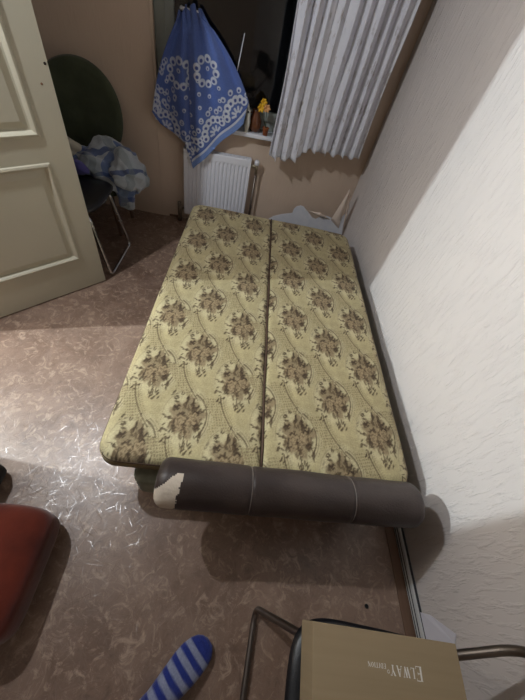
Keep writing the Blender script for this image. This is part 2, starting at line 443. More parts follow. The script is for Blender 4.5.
sprig(.100, -.085, 4, .012, .010, 0, 1); sprig(-.02, .082, 4, .02, .006, .8, 2.2)
inner = []
for k in range(58):
    a = rs.uniform(0, 2*PI); r = .066*math.sqrt(rs.uniform(.05, 1))
    dk = rs.random()
    if math.sin(a) > .3: dk *= .55
    inner.append((r*math.cos(a), r*1.05*math.sin(a), a+rs.uniform(-.8,.8), rs.uniform(.007,.017), rs.uniform(.0028,.006), dk))
roses = [(-.024,-.020,.030), (.028,-.006,.027), (.004,-.048,.016)]
def paint_motif(x, y, C, cx, cy):
    m = (np.abs(x-cx) < .15) & (y-cy < .17) & (y-cy > -.30)
    if not m.any(): return
    X = x[m]-cx; Yr = y[m]-cy; Y = Yr/1.30; c = C[m]
    h = np.abs(np.sin(X*913.1+Yr*1377.7)*4375.3) % 1
    wob = .0035*np.sin(X*260+1.3*np.sin(Y*190))*np.sin(Y*230+cx*9); Xw = X+wob; Yw = Y+.0030*np.sin(X*310+Y*120)
    def put(mask, col, al=1.0):
        a = (np.clip(mask, 0, 1)*al)[:, None]; c[:] = c*(1-a)+col*a
    gx = (np.mod(X+Yr*.30, .0105) < .0050) & (np.mod(Yr-X*.2, .0125) < .0070)
    t_ = np.clip((-.085-Yr)/.185, 0, 1); xc = -.062+.095*t_**1.7
    d = np.abs(X-xc); rg = (Yr < -.085) & (Yr > -.270); d2 = np.abs(X-xc-.012)
    hz = (X < xc-.007) & (X > xc-.080+.045*t_) & (Yr < -.10) & (Yr > -.250)
    put(hz*1.0, CREAM*.86, .7); put((gx & hz)*1.0, BR*1.1, .6)
    hz2 = (X > .098) & (X < .135) & (Yr < .01) & (Yr > -.13)
    put((gx & hz2)*1.0, BR*1.1, .45)
    put(sm(np.hypot(X, Y)-.098, .025), PALE, .45)
    put(sm(d-.0030, .002)*rg, DK*.5+BR*.5, .9)
    put(sm(d2-.0018, .002)*rg, BR, .6)
    put(sm(np.abs(d2-.010)-.0018, .002)*rg*(X > xc)*(np.mod(Yr, .009) < .005), BR, .5)
    r = np.hypot(X+.006, Y); an = np.arctan2(Y, X+.006)
    put(sm(np.abs(r-.084)-.0028, .002)*((an > -.85) & (an < 1.25)), DK*.5+BR*.5, .9)
    put(sm(np.abs(r-.094)-.0018, .002)*((an > -.75) & (an < 1.15)), BR, .6)
    put(sm(np.abs(r-.104)-.0018, .002)*((an > -.6) & (an < 1.0))*(np.mod(an, .09) < .05), BR, .5)
    put(sm(np.abs(r-.092)-.0016, .002)*((an > 1.7) | (an < -2.9)), BR, .35)
    lump = .064+.010*np.sin(an*5+.7)+.006*np.sin(an*9)
    put(sm(np.hypot(Xw, Yw)-lump, .012), TAN*.75+BR*.15, .72)
    for (rx, ry, rr) in roses:
        dx, dy = Xw-rx, Yw-ry; rd = np.hypot(dx, dy); ra = np.arctan2(dy, dx)
        w_ = rr*(1+.13*np.sin(5*ra+rx*300))
        put(sm(rd-w_, .004), LT*.9+TAN*.1, .75)
        sp_ = np.mod(rd/rr*2.2+ra/(2*PI)+.22*np.sin(3*ra+rx*90), 1)
        put((sp_ < .36)*1.0*(rd < w_), BR, .72)
        put(sm(np.abs(rd-w_*.97)-.0020, .002)*(np.sin(ra*4+rx*70) > -.5), DK, .6)
    for (lx, ly, la, ll, lw, q_) in inner:
        if min(math.hypot(lx-a_, ly-b_)/c_ for a_, b_, c_ in roses[:2]) < .62: continue
        u = (Xw-lx)*math.cos(la)+(Yw-ly)*math.sin(la); w = -(Xw-lx)*math.sin(la)+(Yw-ly)*math.cos(la)
        put(sm(np.hypot(u/ll, w/lw)-1, .5), DK if q_ < .48 else (BR if q_ < .80 else LT*.9), .8)
    put(sm(np.abs(X+.012-.25*(Y-.06))-.0024,.002)*((Y > .06) & (Y < .100)), DK, .8)
    for (lx, ly, la, ll, lw) in leaves:
        u = (X-lx)*math.cos(la)+(Y-ly)*math.sin(la); w = -(X-lx)*math.sin(la)+(Y-ly)*math.cos(la)
        put(sm(np.hypot(u/ll, w/lw)-1, .5), BR*.35+DK*.65, .85)
    c *= (1-.12*h)[:, None]
    C[m] = c
def centres(side):
    P = .346
    L = [(-.45, .27), (-.283, .403), (-.113, .540), (.072, .390), (.24, .54)] if side == 'L' else \
        [(.172, .29), (.350, .515), (.528, .366), (.712, .570), (.88, .44)]
    return [(x, y+P*k) for (x, y) in L for k in range(-1, 7)]
def mattress_panel(side):
    x0, x1 = (MX0, MXS-.004) if side == 'L' else (MXS+.004, MX1)
    nx, ny = int((x1-x0)/.0040), int((MY1-MY0)/.0042)
    R = .045
    def edge(n, a, b, r0, r1):
        t = np.linspace(0, 1, n); return a+(b-a)*t
    gx = np.linspace(0, 1, nx); gy = np.linspace(0, 1, ny)
    U, Vv = np.meshgrid(gx, gy)
    X = x0+(x1-x0)*U; Y = MY0+(MY1-MY0)*Vv
    # corner rounding in plan at outer corners
    def lowest(dx, r):                                           # top drop near an edge, dx = distance from it
        q = np.clip(1-dx/r, 0, 1); return 1-np.sqrt(np.clip(1-q*q, 0, 1))
    dl = X-x0; dr = x1-X; dn = Y-MY0; df = MY1-Y
    if side == 'L': drop = .55*lowest(dl, .05)+.25*lowest(dr, .03)
    else: drop = .55*lowest(dr, .05)+.25*lowest(dl, .03)
    drop = np.maximum(drop, .6*np.maximum(lowest(dn, .05), lowest(df, .05)))
    Z = MZ1-.05*drop
    # gentle quilting lumps
    nz = np.array([[noise.noise(Vector((a*4.1, b*4.1, 3.3)))*.006 for a in X[0, ::4]] for b in Y[::4, 0]])
    nz = np.repeat(np.repeat(nz, 4, 0), 4, 1)[:ny, :nx]
    k = np.ones(7)/7
    for _ in range(2):
        nz = np.apply_along_axis(lambda r_: np.convolve(np.pad(r_, 3, 'edge'), k, 'valid'), 0, nz)
        nz = np.apply_along_axis(lambda r_: np.convolve(np.pad(r_, 3, 'edge'), k, 'valid'), 1, nz)
    Z = Z+nz
    # plan rounding of outer corners
    rc = .075
    sx = -1 if side == 'L' else 1
    cx = x0+rc if side == 'L' else x1-rc
    Xn, Yn = X.copy(), Y.copy()
    for cy, sy in ((MY0+rc, -1), (MY1-rc, 1)):
        px = (X-cx)*sx/rc; py = (Y-cy)*sy/rc
        m = (px > 0) & (py > 0)
        a = px[m]; b = py[m]; f = np.maximum(a, b)/np.maximum(np.hypot(a, b), 1e-6)
        Xn[m] = cx+sx*a*f*rc; Yn[m] = cy+sy*b*f*rc
    C = np.tile(CREAM, (nx*ny, 1))
    xf, yf = X.ravel(), Y.ravel()
    mo = np.sin(xf*61+3*np.sin(yf*37))*np.sin(yf*53+2*np.sin(xf*71))
    C = C*(1+.06*mo)[:, None]
    for (a, b) in centres(side): paint_motif(xf, yf, C, a, b)
    C = np.clip(C, 0, 1)
    top = np.stack([Xn.ravel(), Yn.ravel(), Z.ravel()], 1)
    # border loop for sides and underside
    idx = np.arange(nx*ny).reshape(ny, nx)
    loop = list(idx[0, :])+list(idx[1:, -1])+list(idx[-1, -2::-1])+list(idx[-2:0:-1, 0])
    V = [top]; Cc = [C]; n0 = nx*ny; rings = []
    cxm, cym = (x0+x1)/2, (MY0+MY1)/2
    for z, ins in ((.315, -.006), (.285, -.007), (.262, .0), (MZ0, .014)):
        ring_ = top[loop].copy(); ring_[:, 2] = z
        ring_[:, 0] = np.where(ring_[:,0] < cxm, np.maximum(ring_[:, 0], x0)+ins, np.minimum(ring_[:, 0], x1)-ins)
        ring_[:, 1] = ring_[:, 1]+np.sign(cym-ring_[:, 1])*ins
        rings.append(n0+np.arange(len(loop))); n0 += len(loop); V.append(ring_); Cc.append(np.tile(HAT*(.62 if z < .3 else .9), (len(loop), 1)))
    V = np.concatenate(V); Cc = np.concatenate(Cc)
    F = np.stack([idx[:-1,:-1], idx[:-1,1:], idx[1:,1:], idx[1:,:-1]], -1).reshape(-1, 4).tolist()
    prev = loop
    for r_ in rings:
        for i in range(len(loop)):
            j = (i+1) % len(loop); F.append((int(prev[j]), int(prev[i]), int(r_[i]), int(r_[j])))
        prev = list(r_)
    F.append([int(i) for i in prev])
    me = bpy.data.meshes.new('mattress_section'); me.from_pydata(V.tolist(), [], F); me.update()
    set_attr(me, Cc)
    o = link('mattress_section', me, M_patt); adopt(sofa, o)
    o['label'] = 'left half of the floral mattress' if side == 'L' else 'right half of the floral mattress'
    # piping along the outer upper edge
    xo = x0-.001 if side == 'L' else x1+.001; xi = MXS-.006 if side == 'L' else MXS+.006
    z = .322
    pts = [(xi, MY0+.004, z), (cx, MY0-.004, z), (xo, MY0+rc, z), (xo, MY1-rc, z), (cx, MY1+.004, z), (xi, MY1-.004, z), (xi, MY1-.02, .345), (xi, MY0+.02, .345), (xi, MY0+.004, z)]
    rp = round_path([(xi, MY0, z), (xo, MY0, z), (xo, MY1, z), (xi, MY1, z)], rc*1.15, 8)
    pi = tube('piping', rp, .0045, M_pipe, seg=8); adopt(sofa, pi)
    return o
mattress_panel('L'); mattress_panel('R')
sm_ = tube('centre_seam', [(MXS, MY0+.005, .347)]+[(MXS+.002*math.sin(k*1.3), MY0+k*.1, .352) for k in range(1, 18)]+[(MXS, MY1-.005, .347)], .0048, M_pipe, seg=8); adopt(sofa, sm_)
adopt(sofa, box('base', -.285, .81, .315, 2.14, .03, .235, M_base, bevel=.045, seg=5, smooth=True))
adopt(sofa, box('mattress_frame', -.33, .80, .40, 2.10, .236, .257, M_dull, bevel=.004))
for x, y in ((-.2, .42), (.76, .42), (-.2, 2.05), (.76, 2.05)):
    adopt(sofa, lathe('foot', [(.018,0), (.022,.032)], M_blackpad, loc=(x, y, 0)))
adopt(sofa, box('bolster_support', -.02, .72, .294, .314, .20, .34, M_dull, bevel=.004))
# bolster
def bolster():
    ax0, ax1, cy, cz, R = -.162, .802, .288, .366, .080
    prof = []
    re = .035; ns = 8
    for k in range(ns+1):
        a = PI/2*k/ns; prof.append((ax0+re-re*math.cos(a), R-re+re*math.sin(a)))
    n = 200
    for k in range(1, n): prof.append((ax0+re+(ax1-ax0-2*re)*k/n, R))
    for k in range(ns+1):
        a = PI/2*k/ns; prof.append((ax1-re+re*math.sin(a), R-re+re*math.cos(a)))
    # fill the ends
    prof = [(ax0, r) for r in (.001, .012, .024, .036)]+prof+[(ax1, r) for r in (.036, .024, .012, .001)]
    seg = 96; V = []
    for (x, r) in prof:
        s_ = 0
        for xs in (.158, .528):
            s_ += math.exp(-((x-xs)/.006)**2)*.004
        for k in range(seg):
            a = 2*PI*k/seg
            d = noise.noise(Vector((x*6, math.cos(a)*1.3, math.sin(a)*1.3)))*.004
            rr = max(r-s_+d*(r/R), .0005)
            V.append((x, cy+rr*math.cos(a), cz+rr*math.sin(a)-.004*math.sin((x-ax0)/(ax1-ax0)*PI)))
    FL, FP = [], []
    for i in range(len(prof)-1):
        for k in range(seg):
            q = (i*seg+k, i*seg+(k+1)%seg, (i+1)*seg+(k+1)%seg, (i+1)*seg+k)
            x = prof[i][0]; r = prof[i][1]; a = math.degrees(2*PI*(k+.5)/seg)   # 90 = up, 180 = towards camera
            a = (a+180) % 360-180
            # tear: widest low on the near face, tapering to a tip upwards
            an = (a-76) % 360                                            # from just behind the crest round to below
            tq = an/200.0
            lim = ax0+.088*(1-.42*tq)*min(1, tq/.04)+.010*noise.noise(Vector((a*.07, 1, 0)))+.004*noise.noise(Vector((a*.3, 1, 0)))
            lo = ax0+.075*(1-tq/.26)
            inside = 0 < tq < .95 and lo < x < lim
            if r < .07 and x < ax0+.03: inside = inside and tq > .22 and r > .03+.02*math.sin(a*.09)
            (FP if inside else FL).append(q)
    return V, FL, FP
V, FL, FP = bolster()
def submesh(name, V, F, mat):
    used = sorted({i for f in F for i in f}); mp = {u: k for k, u in enumerate(used)}
    return mesh(name, [V[u] for u in used], [tuple(mp[i] for i in f) for f in F], mat)
bo = submesh('bolster', V, FL, M_leather)
tp = submesh('torn_patch', V, FP, M_foam); tp['label'] = 'torn end showing beige foam'
sd = []
for xs in (.158, .528):
    pts = [(xs, .288+.0775*math.cos(2*PI*k/48), .364+.0775*math.sin(2*PI*k/48)) for k in range(49)]
    sd.append(tube('seam', pts, .0014, M_thread, seg=6))
adopt(sofa, bo, tp, *sd)
for o in (tp, *sd):
    o.parent = bo

# ------------------------------------------------------------------ radiator
rad = empty('radiator', (-.285, 2.6, .085))
tag(rad, 'white ribbed panel radiator under the window behind the bed', 'radiator')
RX0, RX1, RZ0, RZ1, RY = -.548, -.030, .088, .592, 2.575
V = []; F = []
nr = 16; prof = []
m0 = RX0+.012; m1 = RX1-.012; pw = (m1-m0)/nr
for k in range(nr):
    b = m0+k*pw; prof += [(b, 0), (b+pw*.30, 0), (b+pw*.42, .007), (b+pw*.78, .007), (b+pw*.90, 0)]
prof.append((m1, 0)); prof = [(RX0, 0)]+prof+[(RX1, 0)]
zs = [RZ0, RZ0+.030, RZ0+.048, RZ1-.062, RZ1-.044, RZ1-.004, RZ1]
for z in zs:
    kk = 1 if RZ0+.04 < z < RZ1-.05 else 0
    for (x, d) in prof: V.append((x, RY+d*kk+(.003 if z == RZ1 else 0), z))
n = len(prof)
for i in range(len(zs)-1):
    for k in range(n-1): F.append((i*n+k, i*n+k+1, (i+1)*n+k+1, (i+1)*n+k))
front = mesh('front_panel', V, F, M_white, None, False); mo = front.modifiers.new('s', 'SOLIDIFY'); mo.thickness = .002; mo.offset = 1
parts = [front]
parts.append(box('back_panel', RX0, RX1, 2.632, 2.638, RZ0, RZ1-.004, M_white, bevel=.001))
parts.append(box('side_panel', RX0-.003, RX0, RY, 2.638, RZ0+.01, RZ1+.003, M_white, bevel=.001))
parts.append(box('side_panel', RX1, RX1+.003, RY, 2.638, RZ0+.01, RZ1+.003, M_white, bevel=.001))
bm = bmesh.new()
for k in range(30):
    x = RX0+.01+k*(RX1-RX0-.02)/29; bmbox(bm, x-.003, x+.003, RY+.008, 2.632, RZ1-.003, RZ1+.001)
for y in (RY+.003, 2.600, 2.630): bmbox(bm, RX0, RX1, y, y+.005, RZ1-.003, RZ1+.002)
parts.append(from_bm('top_grille', bm, M_white))
M_brass = metal('dull_brass_valve', (.45,.40,.30,1), .4)
parts.append(tube('valve', round_path([(RX1+.002, 2.605, .545), (RX1+.055, 2.605, .545), (RX1+.055, 2.605, .485)], .01), .012, M_brass))
parts.append(lathe('valve_cap', [(.012,0), (.019,.004), (.019,.028), (.012,.036)], M_white, loc=(RX1+.052, 2.605, .555)))
parts.append(tube('pipe', round_path([(RX1+.055, 2.605, .49), (RX1+.055, 2.605, .06), (RX1+.055, 2.655, .06)], .02), .009, M_dull))
M_pipegrey = newmat('grey_brown_pipe', rgb(112,98,84), .5)
parts.append(tube('pipe', [(-.592, 2.61, 0), (-.592, 2.61, .165)], .015, M_pipegrey))
parts.append(tube('elbow', round_path([(-.592, 2.61, .15), (-.592, 2.61, .118), (-.546, 2.61, .118)], .01), .011, M_pipegrey))
adopt(rad, *parts)

# ------------------------------------------------------------------ towel on the window handle
def interp(poly, t):
    L = [0]
    for a, b in zip(poly, poly[1:]): L.append(L[-1]+math.hypot(b[0]-a[0], b[1]-a[1]))
    s = t*L[-1]
    for i in range(len(poly)-1):
        if s <= L[i+1]+1e-9:
            k = (s-L[i])/max(L[i+1]-L[i], 1e-9); return (poly[i][0]+(poly[i+1][0]-poly[i][0])*k, poly[i][1]+(poly[i+1][1]-poly[i][1])*k)
    return poly[-1]
bot = [(-.757,.787),(-.709,.720),(-.62,.68),(-.538,.642),(-.478,.473),(-.40,.555),(-.318,.638),(-.22,.735),(-.129,.822),(-.105,.948)]
topl = [(-.57,1.275),(-.52,1.318),(-.475,1.325),(-.43,1.30)]
NU, NV = 240, 220
V = np.zeros((NV+1, NU+1, 3)); P2 = np.zeros((NV+1, NU+1, 2))
for i in range(NU+1):
    u = i/NU; b = interp(bot, u); a = interp(topl, u)
    for j in range(NV+1):
        v_ = j/NV
        bulge = math.sin(v_*PI)
        e = (u-.45)
        x = a[0]+(b[0]-a[0])*v_**.92+.045*bulge*e*(1.2 if e > 0 else 1.0)
        z = a[1]+(b[1]-a[1])*v_
        amp = .030*min(1, v_*3)*(1-.25*v_)
        y = 2.565-amp*math.cos(u*2*PI*3.6+.9*math.sin(v_*3))-.014*math.sin(v_*PI)
        y -= .02*math.exp(-((u-.47)/.10)**2)*v_                       # central ridge
        if u < .30: y += .030*(1-u/.30)*v_                            # left side turned back
        tt = max(0, 1-v_*7)                                           # gathered top
        y -= .012*tt*math.sin(u*34); x += .006*tt*math.sin(u*41+1); z += .015*tt*math.sin(u*23)
        y = min(y, (2.553 if z < .64 else 2.594) if z < .80 else 2.675)
        V[j, i] = (x, y, z)
        P2[j, i] = (x+.10*math.sin(u*6.0)*0, z)
vf = V.reshape(-1, 3)
# cloth coordinates: s along the lower-right border, r away from it
p0 = np.array((-.478,.473)); p1 = np.array((-.129,.822)); ex = (p1-p0)/np.linalg.norm(p1-p0); ey = np.array((-ex[1], ex[0]))
q = P2.reshape(-1, 2)-p0; S = q@ex; Rr = q@ey
BLUE = np.array(s2l((84/255,106/255,168/255))); BLUE2 = np.array(s2l((46/255,66/255,140/255))); WHT = np.array(s2l((206/255,212/255,222/255))); LBL = np.array(s2l((120/255,148/255,206/255)))
uu = np.tile(np.linspace(0, 1, NU+1), NV+1)
C = np.tile(BLUE, (len(vf), 1))
def tput(mask, col, al=1.0):
    a = (np.clip(mask, 0, 1)*al)[:, None]; C[:] = C*(1-a)+col*a
left = (S < .0)                                                       # second border round the corner on the left fold
S2 = np.where(left, -S, S); 
# the cloth corner is at p0: one border runs up right (r small), the other up left
ang = np.degrees(np.arctan2(Rr, S))
tipd = np.hypot(S, Rr)
m_fold = uu < .40
# border distances
pL = np.array((-.757,.787)); exl = (pL-p0)/np.linalg.norm(pL-p0); eyl = np.array((exl[1], -exl[0]))
SL = q@exl; RL = q@eyl
Sx = np.where(m_fold, SL, S); Rx = np.where(m_fold, RL, Rr)
Rx = np.where(m_fold, Rx+.06, Rx)
tput(sm(Rx-.036, .003), LBL, .9)
tput(sm(np.abs(Rx-.044)-.007, .003), WHT, .9)
tput(sm(np.abs(Rx-.056)-.0015, .002), BLUE2, .8)
def eye(cs, cr, r0, hole=.5, al=.95):
    d = np.hypot(Sx-cs, Rx-cr); tput(sm(d-r0, .003), WHT, al)
    d2 = np.hypot(Sx-cs+r0*.15, Rx-cr+r0*.1); tput(sm(d2-r0*hole, .003), BLUE2, .95)
for c0 in (.095, .30, .50):                                           # fans of petals standing on the border
    for k in range(7):
        a = PI*(k+.5)/7; eye(c0+.078*math.cos(a), .078+.072*math.sin(a), .0235, .42)
    for k in range(5):
        a = PI*(k+.5)/5
        for rr_ in (.020, .032, .042): 
            d = np.hypot(Sx-(c0+rr_*math.cos(a)), Rx-(.066+rr_*math.sin(a))); tput(sm(d-.0075, .003), WHT, .9)
    for k in range(6):
        a = PI*(k+.5)/6; eye(c0+.118*math.cos(a), .085+.112*math.sin(a), .0165, .45, .85)
for i_ in range(6):
    for j_ in range(5):
        eye(.02+i_*.085+(j_%2)*.04, .20+j_*.055, .0115, .42, .9)
for cc in ((.47, .36),):
    for k in range(9):
        a = 2*PI*k/9; eye(cc[0]+.062*math.cos(a), cc[1]+.062*math.sin(a), .021, .45)
for k in range(26):
    a_, b_ = rs.uniform(-.74, -.60), rs.uniform(.76, 1.16)
    d = np.hypot((P2[..., 0].ravel()-a_)*1.5, P2[..., 1].ravel()-b_); g = (uu < .24)
    tput(sm(d-.017, .003)*g, WHT, .75); tput(sm(np.hypot((P2[..., 0].ravel()-a_)*1.5, P2[..., 1].ravel()-b_-.003)-.008, .003)*g, BLUE2, .95)
tput((uu < .26)*1.0, BLUE2, .25)
nzv = np.array([noise.noise(Vector((a*9, b*9, 2))) for a, b in P2.reshape(-1, 2)])
C = np.clip(C*(1+.12*nzv)[:, None], 0, 1)
idx = np.arange((NV+1)*(NU+1)).reshape(NV+1, NU+1)
F = np.stack([idx[:-1,:-1], idx[1:,:-1], idx[1:,1:], idx[:-1,1:]], -1).reshape(-1, 4).tolist()
me = bpy.data.meshes.new('hanging_towel'); me.from_pydata(vf.tolist(), [], F); me.update(); set_attr(me, C)
tw = link('hanging_towel', me, M_towel); so = tw.modifiers.new('s', 'SOLIDIFY'); so.thickness = .004; so.offset = 0
tag(tw, 'blue towel with white flower rings hanging from the window handle', 'towel')

# ------------------------------------------------------------------ curtain
def curtain():
    NU, NV = 460, 90; X0, X1, ZT = .085, .790, 2.2; npl = 9.5
    V = []; F = []
    for j in range(NV+1):
        v_ = j/NV
        for i in range(NU+1):
            u = i/NU; ph = u*npl*2*PI
            zb = .665+.085/(1+math.exp(-(u-.33)*50))+.015*u+.008*math.sin(u*60)+.010*math.cos(ph)+.006*math.sin(u*153)+.005*noise.noise(Vector((u*90, 0, 0)))
            z = ZT+(zb-ZT)*v_
            w = .034*(.75+.25*math.sin(u*9+1.3))
            drift = .018*noise.noise(Vector((u*5, v_*2.2, 0)))
            y = 2.50+w*math.sin(ph+.5*noise.noise(Vector((v_*1.5, u*6, 5))))+.012*noise.noise(Vector((u*14, v_*3, 9)))
            x = X0+(X1-X0)*u+.012*math.sin(2*ph+.6)+drift*(v_)
            V.append((x, y, z))
    n = NU+1
    for j in range(NV):
        for i in range(NU): F.append((j*n+i, (j+1)*n+i, (j+1)*n+i+1, j*n+i+1))
    return V, F
cr = empty('curtain', (.41, 2.5, .7)); tag(cr, 'white stained pleated curtain hanging at the right of the window', 'curtain')
V, F = curtain(); cp = mesh('curtain_panel', V, F, M_curt); so = cp.modifiers.new('s', 'SOLIDIFY'); so.thickness = .002
hooks = []
for k in range(9):
    x = .11+k*.081; hooks.append(tube('curtain_ring', [(x, 2.5+.016*math.cos(a*PI/6), 2.213+.016*math.sin(a*PI/6)) for a in range(13)], .002, M_chrome, seg=6))
adopt(cr, cp, *hooks)
rod = empty('curtain_rod', (0, 2.5, 2.215)); tag(rod, 'white curtain rod above the window', 'curtain rod')
rt = tube('rod', [(-.85, 2.5, 2.225), (.9, 2.5, 2.225)], .010, M_white)
brk = [tube('bracket', [(x, 2.5, 2.225), (x, YB, 2.225)], .007, M_white) for x in (-.8, .86)]
adopt(rod, rt, *brk)

# ------------------------------------------------------------------ things on the sill
SZ = WZ0+.028
pot = empty('ceramic_jug', (-.030, 2.672, SZ)); tag(pot, 'small brown glazed jug on the window sill beside the towel', 'jug')
M_glaze = newmat('brown_glaze', rgb(92,52,32), .22); t = NT(M_glaze); t.base(t.mix(t.noise(t.coord(), 20, 4), rgb(70,38,24), rgb(122,74,44)))
jb = lathe('jug_body', [(.026,0), (.040,.01), (.048,.04), (.046,.07), (.030,.105), (.027,.125), (.033,.135), (.029,.134), (.023,.12), (.018,.05), (.002,.04)], M_glaze, loc=(-.030, 2.672, SZ))
jh = tube('jug_handle', smooth_path([(-.062, 2.668, SZ+.118), (-.083, 2.664, SZ+.10), (-.086, 2.664, SZ+.065), (-.074, 2.668, SZ+.045)]), .005, M_glaze)
adopt(pot, jb, jh)
bowl = empty('white_figurine', (-.075, 2.62, SZ)); 
tag(bowl, 'small white glazed bird figurine leaning beside the jug on the sill', 'figurine')
M_por = newmat('white_porcelain', rgb(206,206,196), .2); M_pd = newmat('dark_glaze', rgb(28,32,44), .25)
pv, pf = tube_data([Vector((p.x-.020, p.y+.003, p.z)) for p in smooth_path([(-.075,2.618,SZ), (-.075,2.618,SZ+.03), (-.072,2.618,SZ+.08), (-.078,2.62,SZ+.14), (-.095,2.622,SZ+.175)], 5)], [.016]*5+[.020]*5+[.017]*5+[.011]*5+[.004])
b1 = mesh('bird_body', pv, pf, M_por)
b2 = lathe('eye', [(.003,0), (.007,.002), (.003,.005)], M_pd, loc=(0,0,0)); b2.data.transform(Matrix.Translation((-.098, 2.604, SZ+.125)) @ Matrix.Rotation(PI/2, 4, 'X'))
adopt(bowl, b1, b2)
flw = empty('artificial_flower', (.05, 2.625, SZ)); tag(flw, 'yellow artificial flowers in a small orange pot on the sill by the curtain', 'flower')
M_yel = newmat('yellow_petal', rgb(226,186,40), .6); t = NT(M_yel); t.base(t.mix(t.noise(t.coord(), 40, 2), rgb(230,190,36), rgb(206,150,30)))
M_pink = newmat('peach_petal', rgb(214,160,104), .6); M_opot = newmat('terracotta_pot', rgb(150,84,44), .6); M_leaf = newmat('dark_leaf', rgb(40,56,30), .6)
FX = .050
lp = [lathe('pot', [(.018,0), (.023,.045), (.026,.05), (.022,.05), (.003,.045)], M_opot, loc=(FX, 2.625, SZ))]
def bloom(cx, cy, cz, r, mat):
    V = []; F = []
    for p in range(6):
        a = 2*PI*p/6; i0 = len(V); d = Vector((math.cos(a), -.35, math.sin(a))).normalized(); sd_ = Vector((-math.sin(a), 0, math.cos(a)))
        for k in range(6):
            s = k/5; w = r*.42*math.sin(min(1, s*.9+.1)*PI)
            for q_ in (-1, 0, 1):
                c = Vector((cx, cy, cz))+d*r*s+sd_*w*q_+Vector((0, -.25*r*s*s-.004*(q_ == 0), 0)); V.append(c)
        for k in range(5):
            for q_ in range(2): b = i0+k*3+q_; F.append((b, b+1, b+4, b+3))
    o = mesh('blossom', V, F, mat); m = o.modifiers.new('s', 'SOLIDIFY'); m.thickness = .0015; return o
for (x, y, z, r, m) in ((-.010, 2.612, .165, .030, M_yel), (.030, 2.605, .170, .028, M_pink), (.006, 2.635, .195, .026, M_yel)):
    lp.append(tube('stem', smooth_path([(FX, 2.625, SZ+.045), ((x+FX)/2, 2.622, SZ+.10), (x, y+.006, SZ+z-.004)]), .002, M_leaf, seg=6))
    lp.append(bloom(x, y, SZ+z, r, m))
adopt(flw, *lp)
stk = tube('thin_stick', [(-.245, 2.63, SZ), (-.172, 2.695, 1.262)], .0028, M_white, seg=8); tag(stk, 'thin white stick leaning on the dark window glass', 'stick')

# ------------------------------------------------------------------ chairs with trapezoid tube frames
def tube_chair(name, label, loc, rz, metal_mat, group=None):
    """local: front faces +x, origin on floor under seat centre; seat .42 x .42, z .45"""
    c = empty(name, loc, rz); tag(c, label, 'chair')
    r = .011
    # front loop: floor bar at x=.235, legs lean up to the seat
    tube('front_leg_loop', round_path([(-.13, -.155, .415), (.16, -.165, .415), (.235, -.20, r), (.235, .20, r), (.16, .165, .415), (-.13, .155, .415)], .045), r, metal_mat, c)
    # rear loop: floor bar at the back, legs rise forward to the seat front
    tube('rear_leg_loop', round_path([(.13, -.19, .425), (-.16, -.20, .425), (-.25, -.21, r), (-.25, .21, r), (-.16, .20, .425), (.13, .19, .425)], .045), r, metal_mat, c)
    # seat hoop
    hoop = [(.20*math.cos(a)*(1.0), .185*math.sin(a), .432) for a in [2*PI*k/40 for k in range(41)]]
    tube('seat_ring', hoop, .008, metal_mat, c)
    # seat pad: superellipse cushion
    V = []; F = []; n = 64; prof = [(.0, .475), (.55, .477), (.86, .474), (.95, .468), (1.0, .456), (.985, .444), (.9, .438), (.0, .438)]
    for (s, z) in prof:
        for k in range(n):
            a = 2*PI*k/n; ca, sa = math.cos(a), math.sin(a); e = .42
            V.append((.215*s*math.copysign(abs(ca)**e, ca), .215*s*math.copysign(abs(sa)**e, sa), z-(.004 if s < .3 and z > .46 else 0)))
    for i in range(len(prof)-1):
        for k in range(n): F.append((i*n+k, i*n+(k+1)%n, (i+1)*n+(k+1)%n, (i+1)*n+k))
    mesh('seat', V, F, M_blackpad, c)
    # back frame and pad
    tube('back_frame', round_path([(-.12, -.17, .440), (-.209, -.185, .452), (-.325, -.235, .60), (-.345, -.20, .84), (-.345, .20, .84), (-.325, .235, .60), (-.209, .185, .452), (-.12, .17, .440)], .05), r, metal_mat, c)
    bm = bmesh.new(); bmbox(bm, -.357, -.322, -.185, .185, .64, .83, .015, 4)
    from_bm('backrest', bm, M_blackpad, c, True)
    return c
tube_chair('tube_frame_chair', 'black seated chrome chair half hidden behind the open door', (-1.10, 1.90, 0), 0, M_chrome)
near = tube_chair('tube_frame_chair', 'black padded steel chair in front carrying the cardboard box', (.467, -.269, 0), PI-.13, M_dull)

# ------------------------------------------------------------------ cardboard box with print
bz0, bz1 = .478, .575
ang0 = math.atan2(-.031, .362)
bx = empty('cardboard_box', (.303, -.046, bz0)); bx.rotation_euler = (0, 0, ang0); tag(bx, 'brown cardboard box with white lettering on the chair seat', 'box')
BW, BD = .363, .30
bm = bmesh.new(); bmbox(bm, 0, BW, -BD, 0, 0, bz1-bz0, .004, 2); from_bm('carton', bm, M_card, bx)
box('lid_flap', -.0015, BW+.0015, -BD-.0015, .0015, bz1-bz0-.018, bz1-bz0+.0015, M_card, bx, bevel=.0015)
